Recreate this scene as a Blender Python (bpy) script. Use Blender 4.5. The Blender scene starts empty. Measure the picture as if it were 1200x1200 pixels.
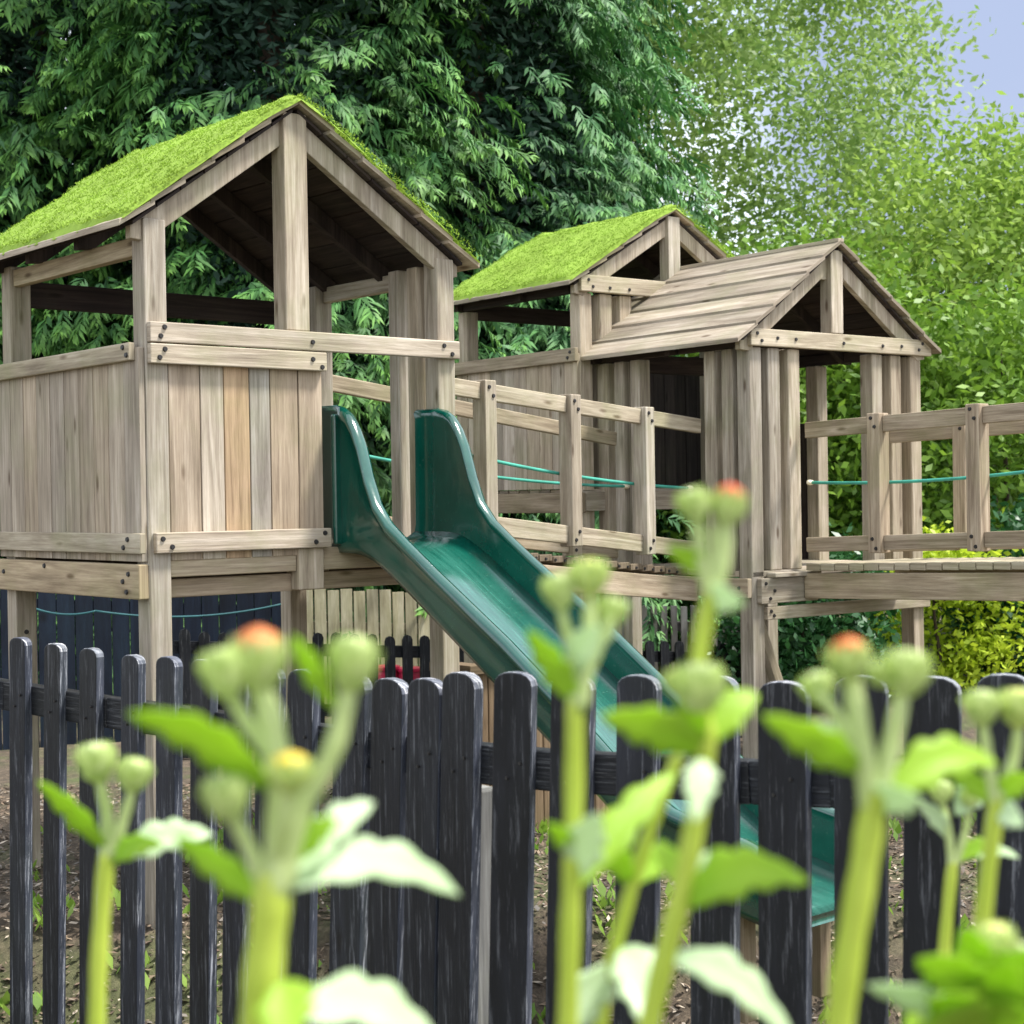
import bpy, math, random
import numpy as np
from mathutils import Vector, Matrix, noise
random.seed(7); rng = np.random.default_rng(11)
S = bpy.context.scene
COL = S.collection
# ------------------------------------------------------------------ camera
CAM = Vector((-2.6574, -4.9321, 1.42)); FPX = 1896.8
yaw, pit, rol = 0.7153, -0.0085, 0.016
c_, s_ = math.cos(yaw), math.sin(yaw)
R0 = Vector((c_, -s_, 0)); F0 = Vector((s_, c_, 0)); U0 = Vector((0, 0, 1))
FW = F0*math.cos(pit) + U0*math.sin(pit); U1 = U0*math.cos(pit) - F0*math.sin(pit)
RT = R0*math.cos(rol) - U1*math.sin(rol); UP = U1*math.cos(rol) + R0*math.sin(rol)
cam = bpy.data.cameras.new('camera'); cam.sensor_width = 36; cam.lens = FPX/1200*36
cam.clip_start = .05; cam.clip_end = 500
cam.dof.use_dof = True; cam.dof.focus_distance = 6.0; cam.dof.aperture_fstop = 6.3
co = bpy.data.objects.new('camera', cam); COL.objects.link(co)
M = Matrix((RT, UP, -FW)).transposed().to_4x4(); M.translation = CAM
co.matrix_world = M
S.camera = co
def at(x, y, d):
    "a point of the place, d metres ahead of where the photographer stood"
    return CAM + (FW + RT*((x-600)/FPX) - UP*((y-600)/FPX))*d

# ------------------------------------------------------------------ materials
def newmat(name):
    m = bpy.data.materials.new(name); m.use_nodes = True
    nt = m.node_tree; b = nt.nodes['Principled BSDF']
    return m, nt, b
def N(nt, t, **k):
    n = nt.nodes.new(t)
    for a, v in k.items():
        if a in ('operation', 'blend_type', 'data_type', 'noise_dimensions', 'attribute_name', 'interpolation_type', 'feature', 'wave_type', 'bands_direction', 'gradient_type'):
            setattr(n, a, v)
        else: n.inputs[a].default_value = v
    return n
def ramp(nt, src, stops):
    r = nt.nodes.new('ShaderNodeValToRGB'); e = r.color_ramp.elements
    e[0].position, e[0].color = stops[0][0], (*stops[0][1], 1)
    e[1].position, e[1].color = stops[1][0], (*stops[1][1], 1)
    for p, c in stops[2:]:
        x = e.new(p); x.color = (*c, 1)
    nt.links.new(src, r.inputs[0]); return r.outputs[0]
def mix(nt, f, a, b, bt='MIX'):
    m = nt.nodes.new('ShaderNodeMix'); m.data_type = 'RGBA'; m.blend_type = bt
    for s, v in ((m.inputs[0], f), (m.inputs[6], a), (m.inputs[7], b)):
        if isinstance(v, bpy.types.NodeSocket): nt.links.new(v, s)
        elif isinstance(v, (int, float)): s.default_value = v
        else: s.default_value = (*v, 1)
    return m.outputs[2]
def mapped(nt, coord, scale, loc=(0, 0, 0)):
    tc = nt.nodes.new('ShaderNodeTexCoord'); mp = nt.nodes.new('ShaderNodeMapping')
    mp.inputs['Scale'].default_value = scale; mp.inputs['Location'].default_value = loc
    nt.links.new(tc.outputs[coord], mp.inputs[0]); return mp.outputs[0]
def noise_n(nt, vec, scale, detail=5, rough=.6, dist=0):
    n = N(nt, 'ShaderNodeTexNoise', Scale=scale, Detail=detail, Roughness=rough, Distortion=dist)
    nt.links.new(vec, n.inputs['Vector']); return n.outputs['Fac']
def wood(name, dark, mid, light, green=.25, rough=.85, grn=(.22, .25, .10), bump=.35, worn=None):
    m, nt, b = newmat(name)
    g = mapped(nt, 'UV', (.8, 15, 1)); f = mapped(nt, 'UV', (5, 130, 1)); w = mapped(nt, 'UV', (1.0, 5, 1))
    n1 = noise_n(nt, g, 1.6, 6, .62, 1.4); n2 = noise_n(nt, f, 1, 4, .7); n3 = noise_n(nt, w, 2.2, 4, .6)
    col = ramp(nt, n1, [(.28, dark), (.75, light), (.5, mid)])
    # rings, knots
    kv = mapped(nt, 'UV', (2.6, 9, 1)); vo = N(nt, 'ShaderNodeTexVoronoi', Scale=1.15); nt.links.new(kv, vo.inputs['Vector'])
    kn = ramp(nt, vo.outputs['Distance'], [(.05, (.24, .17, .12)), (.13, (1, 1, 1))])
    col = mix(nt, .8, col, kn, 'MULTIPLY')
    fine = ramp(nt, n2, [(.30, (.55, .52, .5)), (.58, (1.06, 1.06, 1.06))])
    col = mix(nt, .6, col, fine, 'MULTIPLY')
    blot = ramp(nt, n3, [(.3, (.62, .61, .60)), (.66, (1.12, 1.12, 1.13))])
    col = mix(nt, .75, col, blot, 'MULTIPLY')
    if green:
        ob = mapped(nt, 'Object', (1, 1, 1)); n4 = noise_n(nt, ob, 3.2, 5, .65)
        gm = ramp(nt, n4, [(.46, (0, 0, 0)), (.72, (green, green, green))])
        col = mix(nt, gm, col, grn)
    if worn:
        ob = mapped(nt, 'UV', (1.8, 60, 1)); n5 = noise_n(nt, ob, 2.2, 7, .8, .3)
        gm = ramp(nt, n5, [(.54, (0, 0, 0)), (.64, (.8, .8, .8))])
        col = mix(nt, gm, col, worn)
    at_ = N(nt, 'ShaderNodeAttribute', attribute_name='tint')
    col = mix(nt, 1.0, col, at_.outputs['Color'], 'MULTIPLY')
    nt.links.new(col, b.inputs['Base Color']); b.inputs['Roughness'].default_value = rough
    b.inputs['Specular IOR Level'].default_value = .3
    bp = N(nt, 'ShaderNodeBump', Strength=bump, Distance=.004)
    ad = N(nt, 'ShaderNodeMath', operation='ADD'); nt.links.new(n1, ad.inputs[0]); nt.links.new(n2, ad.inputs[1])
    nt.links.new(ad.outputs[0], bp.inputs['Height']); nt.links.new(bp.outputs[0], b.inputs['Normal'])
    return m
WOOD = wood('weathered_timber', (.25, .20, .145), (.43, .365, .275), (.62, .55, .445), .38)
BOARD = wood('weathered_boards', (.25, .20, .145), (.40, .33, .245), (.54, .46, .36), .30)
DKWOOD = wood('brown_and_shaded_boards', (.018, .013, .012), (.040, .028, .024), (.075, .055, .045), .05)  # brown boards; also holds the shade under the roofs as colour
GREYW = wood('silvered_palings', (.10, .095, .09), (.20, .19, .18), (.33, .32, .30), .2)
CREAM = wood('pale_palings', (.30, .27, .15), (.50, .46, .29), (.66, .62, .44), .25)
BLACK = wood('black_fence_paint', (.004, .0048, .007), (.009, .0105, .014), (.018, .020, .026), .10, .5, (.035, .045, .03), .5, (.12, .125, .13))
NAVY = wood('navy_fence_paint', (.002, .005, .012), (.006, .012, .026), (.012, .024, .042), .2, .6, (.015, .04, .045), .4)
GREYPOST = wood('bare_grey_post', (.09, .09, .09), (.20, .20, .19), (.38, .38, .36), .2)
def plain(name, col, rough=.5, spec=.5, metal=0):
    m, nt, b = newmat(name)
    v = mapped(nt, 'Object', (1, 1, 1)); n = noise_n(nt, v, 9, 5)
    c = ramp(nt, n, [(.3, tuple(x*.72 for x in col)), (.7, tuple(min(1, x*1.2) for x in col))])
    nt.links.new(c, b.inputs['Base Color']); b.inputs['Roughness'].default_value = rough
    b.inputs['Specular IOR Level'].default_value = spec; b.inputs['Metallic'].default_value = metal
    return m
BOLT = plain('dark_bolt', (.03, .028, .027), .5, .5, .3)
ROPE = plain('green_rope', (.05, .34, .25), .6)
ROPE2 = plain('faded_teal_rope', (.015, .09, .10), .7)
KNOB = plain('cream_plastic', (.75, .68, .5), .4)
REDP = plain('red_plastic', (.5, .015, .06), .35)
def slide_mat():
    m, nt, b = newmat('green_moulded_plastic')
    v = mapped(nt, 'Object', (1, 1, 1)); n = noise_n(nt, v, 6, 6, .65); n2 = noise_n(nt, v, 60, 4, .6)
    c = ramp(nt, n, [(.3, (.0015, .050, .034)), (.75, (.003, .088, .060))])
    c = mix(nt, ramp(nt, n2, [(.62, (0, 0, 0)), (.75, (.25, .25, .25))]), c, (.15, .2, .16))
    nt.links.new(c, b.inputs['Base Color'])
    ox = nt.nodes.new('ShaderNodeSeparateXYZ'); nt.links.new(v, ox.inputs[0])
    ab = N(nt, 'ShaderNodeMath', operation='ABSOLUTE'); nt.links.new(ox.outputs[0], ab.inputs[0])
    sv = mapped(nt, 'Object', (28, 1.5, 1.5)); n3 = noise_n(nt, sv, 2.0, 6, .7)
    wr = ramp(nt, ab.outputs[0], [(.07, (1, 1, 1)), (.16, (0, 0, 0))]); sc = ramp(nt, n3, [(.38, (.05, .05, .05)), (.7, (.7, .7, .7))])
    wm = mix(nt, 1.0, wr, sc, 'MULTIPLY'); c = mix(nt, wm, c, (.05, .20, .15)); nt.links.new(c, b.inputs['Base Color'])
    r = ramp(nt, n, [(.3, (.11, .11, .11)), (.7, (.24, .24, .24))]); nt.links.new(r, b.inputs['Roughness'])
    b.inputs['Coat Weight'].default_value = 1.0; b.inputs['Coat Roughness'].default_value = .12
    bp = N(nt, 'ShaderNodeBump', Strength=.12, Distance=.004); nt.links.new(n2, bp.inputs['Height']); nt.links.new(bp.outputs[0], b.inputs['Normal'])
    return m
SLIDE = slide_mat()
def leafmat(name, dark, light, tip=None, scale=1.5, trans=.35, rough=.5, coords='Object', spec=.4):
    m, nt, b = newmat(name)
    v = mapped(nt, coords, (1, 1, 1)); n = noise_n(nt, v, scale, 4, .65)
    geo = nt.nodes.new('ShaderNodeNewGeometry')
    ad = N(nt, 'ShaderNodeMath', operation='MULTIPLY_ADD'); nt.links.new(geo.outputs['Random Per Island'], ad.inputs[0])
    ad.inputs[1].default_value = .35; nt.links.new(n, ad.inputs[2])
    c = ramp(nt, ad.outputs[0], [(.42, dark), (.9, light)])
    if tip:
        uv = nt.nodes.new('ShaderNodeUVMap'); sx = nt.nodes.new('ShaderNodeSeparateXYZ'); nt.links.new(uv.outputs[0], sx.inputs[0])
        mr = N(nt, 'ShaderNodeMath', operation='POWER'); nt.links.new(sx.outputs[0], mr.inputs[0]); mr.inputs[1].default_value = 1.7
        c = mix(nt, mr.outputs[0], c, tip)
    nt.links.new(c, b.inputs['Base Color']); b.inputs['Roughness'].default_value = rough
    b.inputs['Specular IOR Level'].default_value = spec
    tr = nt.nodes.new('ShaderNodeBsdfTranslucent'); ms = nt.nodes.new('ShaderNodeMixShader'); ms.inputs[0].default_value = trans
    nt.links.new(c, tr.inputs[0]); nt.links.new(b.outputs[0], ms.inputs[1]); nt.links.new(tr.outputs[0], ms.inputs[2])
    nt.links.new(ms.outputs[0], nt.nodes['Material Output'].inputs['Surface'])
    return m
CONIF = leafmat('conifer_foliage', (.010, .055, .020), (.06, .20, .045), (.25, .50, .08), .7, .15, .6)
INNER = leafmat('shaded_inner_foliage', (.006, .026, .016), (.018, .06, .03), None, .9, .05, .7)  # dark tone carries the shade inside the conifers
CONIF2 = leafmat('blue_conifer_foliage', (.010, .06, .025), (.06, .20, .06), (.22, .46, .10), .7, .15, .6)
BIRCH = leafmat('light_leaves', (.13, .24, .05), (.34, .47, .13), None, .8, .5)
BIRCH2 = leafmat('yellow_green_leaves', (.15, .27, .04), (.34, .48, .09), None, .9, .5)
BUSH = leafmat('bush_leaves', (.08, .18, .02), (.24, .40, .045), None, 1.4, .35)
DKLEAF = leafmat('dark_glossy_leaves', (.015, .07, .02), (.05, .17, .045), None, 2, .25, .4)
GOLD = leafmat('golden_conifer_leaves', (.32, .46, .02), (.62, .74, .06), None, 2, .4)
MOSS = leafmat('moss', (.19, .29, .03), (.33, .50, .07), None, 2.6, .25, .95)
WEED = leafmat('weeds', (.12, .24, .03), (.28, .42, .07), None, 3, .4)
STEM = leafmat('plant_stem', (.42, .54, .05), (.56, .66, .10), None, 12, .25, .5)
NECK = leafmat('downy_stalk', (.46, .57, .17), (.62, .72, .34), None, 12, .25, .6)
LEAFG = leafmat('fresh_leaf', (.32, .55, .03), (.52, .72, .09), None, 12, .55, .45)
LEAFP = leafmat('pale_leaf', (.50, .68, .36), (.72, .84, .58), None, 12, .4, .35)
BUD = leafmat('green_bud', (.46, .58, .16), (.66, .74, .38), None, 25, .3, .55)
BRACT = leafmat('bract_scales', (.34, .48, .10), (.58, .68, .28), None, 60, .3, .55)
BUDY = leafmat('yellow_bud', (.58, .64, .10), (.74, .78, .28), None, 25, .3, .55)
PETO = leafmat('orange_petals', (.80, .25, .07), (.88, .42, .16), None, 25, .3, .55)
PETR = leafmat('red_petals', (.75, .12, .06), (.85, .24, .10), None, 25, .3, .55)
PETY = leafmat('yellow_petals', (.80, .62, .05), (.88, .76, .14), None, 25, .3, .55)
BARK = plain('bark', (.075, .055, .04), .9, .2)
def chips_mat():
    m, nt, b = newmat('bark_chips')
    geo = nt.nodes.new('ShaderNodeNewGeometry')
    c = ramp(nt, geo.outputs['Random Per Island'], [(0, (.05, .035, .022)), (1, (.5, .42, .32)), (.35, (.13, .09, .06)), (.7, (.24, .18, .12)), (.85, (.12, .11, .1))])
    nt.links.new(c, b.inputs['Base Color']); b.inputs['Roughness'].default_value = .85
    return m
CHIPS = chips_mat()
def ground_mat():
    m, nt, b = newmat('earth_and_litter')
    v = mapped(nt, 'Object', (1, 1, 1)); n = noise_n(nt, v, 14, 8, .75); n2 = noise_n(nt, v, 1.1, 4, .6); n3 = noise_n(nt, v, 60, 4, .7)
    c = ramp(nt, n, [(.3, (.045, .035, .025)), (.75, (.22, .17, .115)), (.5, (.10, .075, .05))])
    c = mix(nt, ramp(nt, n2, [(.5, (0, 0, 0)), (.68, (.7, .7, .7))]), c, (.09, .14, .03))
    c = mix(nt, .6, c, ramp(nt, n3, [(.3, (.4, .4, .4)), (.7, (1.3, 1.3, 1.3))]), 'MULTIPLY')
    nt.links.new(c, b.inputs['Base Color']); b.inputs['Roughness'].default_value = .95
    bp = N(nt, 'ShaderNodeBump', Strength=.8, Distance=.03); nt.links.new(n, bp.inputs['Height']); nt.links.new(bp.outputs[0], b.inputs['Normal'])
    return m
GROUND = ground_mat()

# ------------------------------------------------------------------ mesh helpers
class MB:
    def __init__(s): s.v = []; s.f = []; s.uv = []; s.t = []
    def face(s, idx, uvs, t): s.f.append(idx); s.uv.append(uvs); s.t.append(t)
    def hexa(s, P, L, Wd, H, t=None):
        "P: 8 corners, x fastest along the length then across then up"
        b = len(s.v); s.v += [tuple(p) for p in P]
        if t is None:
            k = random.uniform(.80, 1.12); h = random.uniform(-.06, .05); t = (k*(1+h*.6), k, k*(1-h))
        u0, v0 = random.uniform(0, 50), random.uniform(0, 50)
        def q(i, a, bb, o):
            s.face([b+k for k in i], [(u0, v0+o), (u0+a, v0+o), (u0+a, v0+o+bb), (u0, v0+o+bb)], t)
        q((0, 1, 5, 4), L, H, 0); q((1, 3, 7, 5), .02, H, .4); q((3, 2, 6, 7), L, H, .8)
        q((2, 0, 4, 6), .02, H, 1.2); q((4, 5, 7, 6), L, Wd, 1.6); q((2, 3, 1, 0), L, Wd, 2.0)
    def box(s, x0, x1, y0, y1, z0, z1, t=None):
        d = (x1-x0, y1-y0, z1-z0); ax = max(range(3), key=lambda i: d[i])
        lo = (x0, y0, z0); hi = (x1, y1, z1); o = [(0, 1, 2), (1, 2, 0), (2, 0, 1)][ax]
        P = []
        for k in (0, 1):
            for j in (0, 1):
                for i in (0, 1):
                    p = [0]*3; p[o[0]] = (lo, hi)[i][o[0]]; p[o[1]] = (lo, hi)[j][o[1]]; p[o[2]] = (lo, hi)[k][o[2]]
                    P.append(p)
        s.hexa(P, d[o[0]], d[o[1]], d[o[2]], t)
    def beam(s, a, b, w, h, up=(0, 0, 1), t=None):
        a, b = Vector(a), Vector(b); d = (b-a); L = d.length; d.normalize(); up = Vector(up)
        sd = up.cross(d).normalized(); u = d.cross(sd)
        P = [p + sd*(w/2*j) + u*(h/2*k) for k in (-1, 1) for j in (-1, 1) for p in (a, b)]
        s.hexa(P, L, w, h, t)
    def poly(s, pts, off, t=None, edge=None):
        "prism: outline pts swept by off"
        b = len(s.v); n = len(pts); off = Vector(off); pts = [Vector(p) for p in pts]
        s.v += [tuple(p) for p in pts] + [tuple(p+off) for p in pts]
        if t is None: k = random.uniform(.88, 1.1); t = (k, k, k)
        u0, v0 = random.uniform(0, 50), random.uniform(0, 50)
        ax = (pts[-1]-pts[0]).normalized(); nn = (pts[1]-pts[0]).cross(pts[2]-pts[0])
        az = Vector((0, 0, 1))
        def uv(p): return (u0+p.z, v0+p.x*.7+p.y*.7)
        s.face([b+n-1-i for i in range(n)], [uv(pts[n-1-i]) for i in range(n)], t)
        s.face([b+n+i for i in range(n)], [uv(pts[i]+off) for i in range(n)], t)
        for i in range(n):
            j = (i+1) % n; q = [b+i, b+j, b+n+j, b+n+i]
            s.face(q, [uv(Vector(s.v[k])) for k in q], edge(i) if edge else t)
    def cyl(s, a, b, r, n=10, r2=None, t=(1, 1, 1), cap=True):
        a, b = Vector(a), Vector(b); d = (b-a).normalized()
        x = d.orthogonal().normalized(); y = d.cross(x); r2 = r if r2 is None else r2; k0 = len(s.v)
        for p, rr in ((a, r), (b, r2)):
            for i in range(n):
                an = 2*math.pi*i/n; s.v.append(tuple(p + x*rr*math.cos(an) + y*rr*math.sin(an)))
        L = (b-a).length
        for i in range(n):
            j = (i+1) % n; s.face([k0+i, k0+j, k0+n+j, k0+n+i], [(0, i*.05), (0, i*.05+.05), (L, i*.05+.05), (L, i*.05)], t)
        if cap:
            s.face([k0+n-1-i for i in range(n)], [(0, 0)]*n, t); s.face([k0+n+i for i in range(n)], [(0, 0)]*n, t)
    def tube(s, pts, rad, n=8, t=(1, 1, 1)):
        pts = [Vector(p) for p in pts]; k0 = len(s.v); m = len(pts)
        if not hasattr(rad, '__len__'): rad = [rad]*m
        x = None
        for k, p in enumerate(pts):
            d = (pts[min(k+1, m-1)] - pts[max(k-1, 0)]).normalized()
            x = d.orthogonal().normalized() if x is None else (x - d*x.dot(d)).normalized()
            y = d.cross(x)
            for i in range(n):
                an = 2*math.pi*i/n; s.v.append(tuple(p + (x*math.cos(an) + y*math.sin(an))*rad[k]))
        for k in range(m-1):
            for i in range(n):
                j = (i+1) % n; s.face([k0+k*n+i, k0+k*n+j, k0+k*n+n+j, k0+k*n+n+i], [(k*.1, i*.05), (k*.1, i*.05+.05), (k*.1+.1, i*.05+.05), (k*.1+.1, i*.05)], t)
        s.face([k0+n-1-i for i in range(n)], [(0, 0)]*n, t); s.face([k0+(m-1)*n+i for i in range(n)], [(0, 0)]*n, t)
    def build(s, name, mat, parent=None, bevel=0, smooth=False):
        me = bpy.data.meshes.new(name); me.from_pydata(s.v, [], s.f)
        uvl = me.uv_layers.new(name='UVMap'); flat = [c for f in s.uv for uv in f for c in uv]
        uvl.data.foreach_set('uv', flat)
        ca = me.color_attributes.new('tint', 'FLOAT_COLOR', 'CORNER')
        cc = [x for f, t in zip(s.f, s.t) for _ in f for x in (t[0], t[1], t[2], 1)]
        ca.data.foreach_set('color', cc)
        me.materials.append(mat); me.validate(); me.update()
        if smooth: me.polygons.foreach_set('use_smooth', [True]*len(me.polygons))
        o = bpy.data.objects.new(name, me); COL.objects.link(o)
        if parent: o.parent = parent
        if bevel:
            bm = o.modifiers.new('bevel', 'BEVEL'); bm.width = bevel; bm.segments = 2; bm.limit_method = 'ANGLE'
        return o
def npmesh(name, V, nper, mat, parent=None, uv=None, smooth=False):
    "many separate faces of nper corners"
    V = np.asarray(V, dtype=np.float32).reshape(-1, 3); nv = len(V); nf = nv//nper
    me = bpy.data.meshes.new(name); me.vertices.add(nv); me.vertices.foreach_set('co', V.ravel())
    me.loops.add(nv); me.loops.foreach_set('vertex_index', np.arange(nv, dtype=np.int32))
    me.polygons.add(nf); me.polygons.foreach_set('loop_start', np.arange(0, nv, nper, dtype=np.int32))
    if uv is not None:
        l = me.uv_layers.new(name='UVMap'); l.data.foreach_set('uv', np.asarray(uv, dtype=np.float32).ravel())
    me.materials.append(mat); me.update(calc_edges=True)
    o = bpy.data.objects.new(name, me); COL.objects.link(o)
    if parent: o.parent = parent
    return o
def tag(o, label=None, cat=None, group=None, kind=None):
    if label: o['label'] = label
    if cat: o['category'] = cat
    if group: o['group'] = group
    if kind: o['kind'] = kind
    return o
def empty(name, loc=(0, 0, 0), rz=0, label=None, cat=None, group=None):
    o = bpy.data.objects.new(name, None); COL.objects.link(o); o.location = loc; o.rotation_euler = (0, 0, rz)
    o.empty_display_size = .2
    return tag(o, label, cat, group)
def part(name, mat, parent, boxes, bevel=.004, t=None):
    m = MB()
    for b in boxes: m.box(*b, t=t)
    return m.build(name, mat, parent, bevel)
_b = MB(); _b.cyl((0, 0, 0), (0, 0, .006), .0095, 10, .0075); BOLTO = _b.build('bolt', BOLT); BOLTME = BOLTO.data
COL.objects.unlink(BOLTO); bpy.data.objects.remove(BOLTO)
def bolt(p, nrm, parent, r=1.0):
    o = bpy.data.objects.new('bolt', BOLTME); COL.objects.link(o); o.parent = parent
    o.matrix_local = Matrix.Translation(Vector(p)) @ Vector(nrm).to_track_quat('Z', 'Y').to_matrix().to_4x4()
    o.scale = (r, r, 1); return o

# ------------------------------------------------------------------ ground
def gz(x, y):
    p = Vector((x, y, 0)); d = (p-CAM).dot(F0)
    return .02*noise.noise(Vector((x*.9, y*.9, 1))) + .012*noise.noise(Vector((x*4, y*4, 3))) - .34*max(0, min(1, (5.5-d)/.5))
def build_ground():
    xs = sorted(set([-80, -40, -20, -12] + [round(-8+i*.16, 3) for i in range(130)] + [16, 22, 35, 60, 100]))
    ys = xs
    V = []; F = []
    for y in ys:
        for x in xs: V.append((x, y, gz(x, y)))
    n = len(xs)
    for j in range(n-1):
        for i in range(n-1): F.append((j*n+i, j*n+i+1, j*n+n+i+1, j*n+n+i))
    me = bpy.data.meshes.new('ground'); me.from_pydata(V, [], F); me.materials.append(GROUND); me.update()
    me.polygons.foreach_set('use_smooth', [True]*len(me.polygons))
    o = bpy.data.objects.new('ground', me); COL.objects.link(o); o['kind'] = 'structure'
build_ground()

# ------------------------------------------------------------------ towers
PW = .085
def post(root, x, y, z0, z1, w=PW, name='post', mat=None):
    return part(name, mat or WOOD, root, [(x, x+w, y, y+w, z0, z1)], .006)
def roof_fn(root, xc, half_, za, slope_, y0, y1, mossy, nplank, king_w=.1, kz=2.0, plate=None, rafters=(), low=None):
    r = MB(); th = .022
    HS = {-1: half_, 1: half_} if not isinstance(half_, tuple) else {-1: half_[0], 1: half_[1]}
    SS = {-1: slope_, 1: slope_} if not isinstance(slope_, tuple) else {-1: slope_[0], 1: slope_[1]}
    for sd in (-1, 1):
        half, slope = HS[sd], SS[sd]
        for k in range(nplank):
            a0, a1 = half*k/nplank, half*(k+1)/nplank + .018; kk = random.uniform(.62, .88); tt = None if mossy else (kk, kk*.98, kk*.98)
            w = a1-a0; lift = .014
            zt0 = za - slope*a0; zt1 = za - slope*a1 + lift
            j0 = random.uniform(-.006, .006)
            P = [(xc+sd*a0, y0+j0, zt0), (xc+sd*a0, y1, zt0), (xc+sd*a1, y0+j0, zt1), (xc+sd*a1, y1, zt1)]
            if sd > 0: pass
            Q = [(x, y, z-th) for x, y, z in P]
            if sd < 0: r.hexa([P_ for P_ in (Q[0], Q[1], Q[2], Q[3], P[0], P[1], P[2], P[3])], y1-y0, w, th, tt)
            else: r.hexa([P_ for P_ in (Q[2], Q[3], Q[0], Q[1], P[2], P[3], P[0], P[1])], y1-y0, w, th, tt)
    if not mossy:
        r.box(xc-.022, xc+.022, y0, y1, za-.012, za+.006)
    ro = r.build('roof', WOOD if not mossy else BOARD, root, .002)
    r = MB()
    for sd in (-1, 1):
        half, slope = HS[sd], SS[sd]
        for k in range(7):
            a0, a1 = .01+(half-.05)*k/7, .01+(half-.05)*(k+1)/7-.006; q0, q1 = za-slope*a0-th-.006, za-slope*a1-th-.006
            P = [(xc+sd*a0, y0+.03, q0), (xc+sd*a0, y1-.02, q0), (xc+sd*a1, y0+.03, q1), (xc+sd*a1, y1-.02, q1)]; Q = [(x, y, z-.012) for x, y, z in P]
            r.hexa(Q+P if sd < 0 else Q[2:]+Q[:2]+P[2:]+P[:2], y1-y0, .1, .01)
    r.build('roof_shade_lining', DKWOOD, ro)  # added dark layer, its colour stands in for shade under the planks
    if mossy:
        # cushion of moss following the planks, with a lumpy top, and short shoots standing on it
        m = MB(); nx, ny = 26, 36
        def surf(a, y, up=0):
            z = za - SS[1 if a > 0 else -1]*abs(a) + .02 - .02*math.exp(-(a/.09)**2)
            h = .016 + .016*noise.noise(Vector((a*9, y*9, za))) + .008*noise.noise(Vector((a*31, y*31, za)))
            return (xc+a, y, z + (max(h, .004) if up else -.01))
        hb = 1.0
        for jj in range(ny+1):
            y = y0-.012 + (y1-y0+.02)*jj/ny
            for ii in range(-nx, nx+1):
                e = 1 if abs(ii) < nx and 0 < jj < ny else 0
                ragged = (noise.noise(Vector((ii*.9, jj*.9, 5)))*.02) if not e else 0
                m.v.append(surf(ii/nx*(HS[1 if ii > 0 else -1]+.014+ragged), y + (ragged*.5 if jj in (0, ny) else 0), e))
        w = 2*nx+1
        for jj in range(ny):
            for ii in range(2*nx):
                q = [jj*w+ii, jj*w+ii+1, jj*w+w+ii+1, jj*w+w+ii]; m.face(q, [(0, 0)]*4, (1, 1, 1))
        m.build('moss', MOSS, ro, smooth=True)
        n = 42000
        a = rng.uniform(-HS[-1]-.014, HS[1]+.014, n); y = rng.uniform(y0-.02, y1, n); V = np.zeros((n, 3, 3)); ang = rng.uniform(0, 6.28, n)
        hgt = rng.uniform(.001, .0065, n); bw = rng.uniform(.002, .005, n)
        for k in range(n):
            p = surf(a[k], y[k], 1); dx, dy = math.cos(ang[k])*bw[k], math.sin(ang[k])*bw[k]
            V[k] = [(p[0]-dx, p[1]-dy, p[2]-.003), (p[0]+dx, p[1]+dy, p[2]-.003), (p[0]+rng.normal(0, .006), p[1]+rng.normal(0, .006), p[2]+hgt[k])]
        g = npmesh('moss_shoots', V, 3, MOSS, ro); g['kind'] = 'stuff'
    # gable rafters
    for yy in rafters:
        fr = yy == rafters[0]
        for sd in (-1, 1):
            m = MB(); d = .078 if fr else .06; half, slope = HS[sd], SS[sd]
            e0 = half-.05; off = th + .020
            pts = [(xc, yy, za-off), (xc+sd*e0, yy, za-slope*e0-off), (xc+sd*e0, yy, za-slope*e0-off-d*.55), (xc+sd*(e0-.06), yy, za-slope*(e0-.06)-off-d*1.18), (xc, yy, za-off-d*1.18)]
            if sd < 0: pts = pts[::-1]
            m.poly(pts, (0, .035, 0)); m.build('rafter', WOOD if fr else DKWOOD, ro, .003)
    if low:   # collar board under the apex
        hw = (za-.03-low)/SS[1]
        m = MB(); yy = rafters[0]+.004
        m.poly([(xc-hw+.01, yy, low), (xc+hw-.01, yy, low), (xc+.02, yy, za-.05), (xc-.02, yy, za-.05)], (0, .022, 0)); m.build('collar_board', WOOD, ro, .003)
    m = MB(); yy = rafters[0]-.026
    m.box(xc-king_w/2, xc+king_w/2, yy, yy+king_w*.85, kz, za-.05); m.build('king_post', WOOD, ro, .005)
    return ro
W, D = 1.345, 1.15

# ---- tower one: left, mossy roof, slide side
t1 = empty('play_tower', (0, 0, 0), 0, 'timber play tower nearest the left edge, mossy roof, green slide coming out of it', 'play tower', 'raised timber play towers')
post(t1, 0, 0, -.05, 2.388); post(t1, W-PW, 0, -.05, 2.358); post(t1, 0, D-PW, -.05, 2.35); post(t1, W-PW, D-PW, -.05, 2.35)
for y in (.130, .252): post(t1, W-PW, y, 1.12, 2.34, .066)
for y in (.835, .95): post(t1, W-PW, y, 1.12, 2.34)
post(t1, .58, D-PW, 1.2, 2.3)
def panelx(root, name, mat, edges, y, z0, z1, th=.02, tints=None):
    m = MB()
    for i in range(len(edges)-1):
        m.box(edges[i]+.002, edges[i+1]-.002, y+random.uniform(-.0015, .0015), y+th, z0, z1, t=tints[i] if tints else None)
    return m.build(name, mat, root, .003)
def panely(root, name, mat, y0, y1, n, x, z0, z1, th=.02):
    m = MB()
    for i in range(n):
        a, b = y0+(y1-y0)*i/n, y0+(y1-y0)*(i+1)/n
        m.box(x+random.uniform(-.002, .002), x+th, a+.0015, b-.0015, z0, z1)
    return m.build(name, mat, root, .002)
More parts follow.
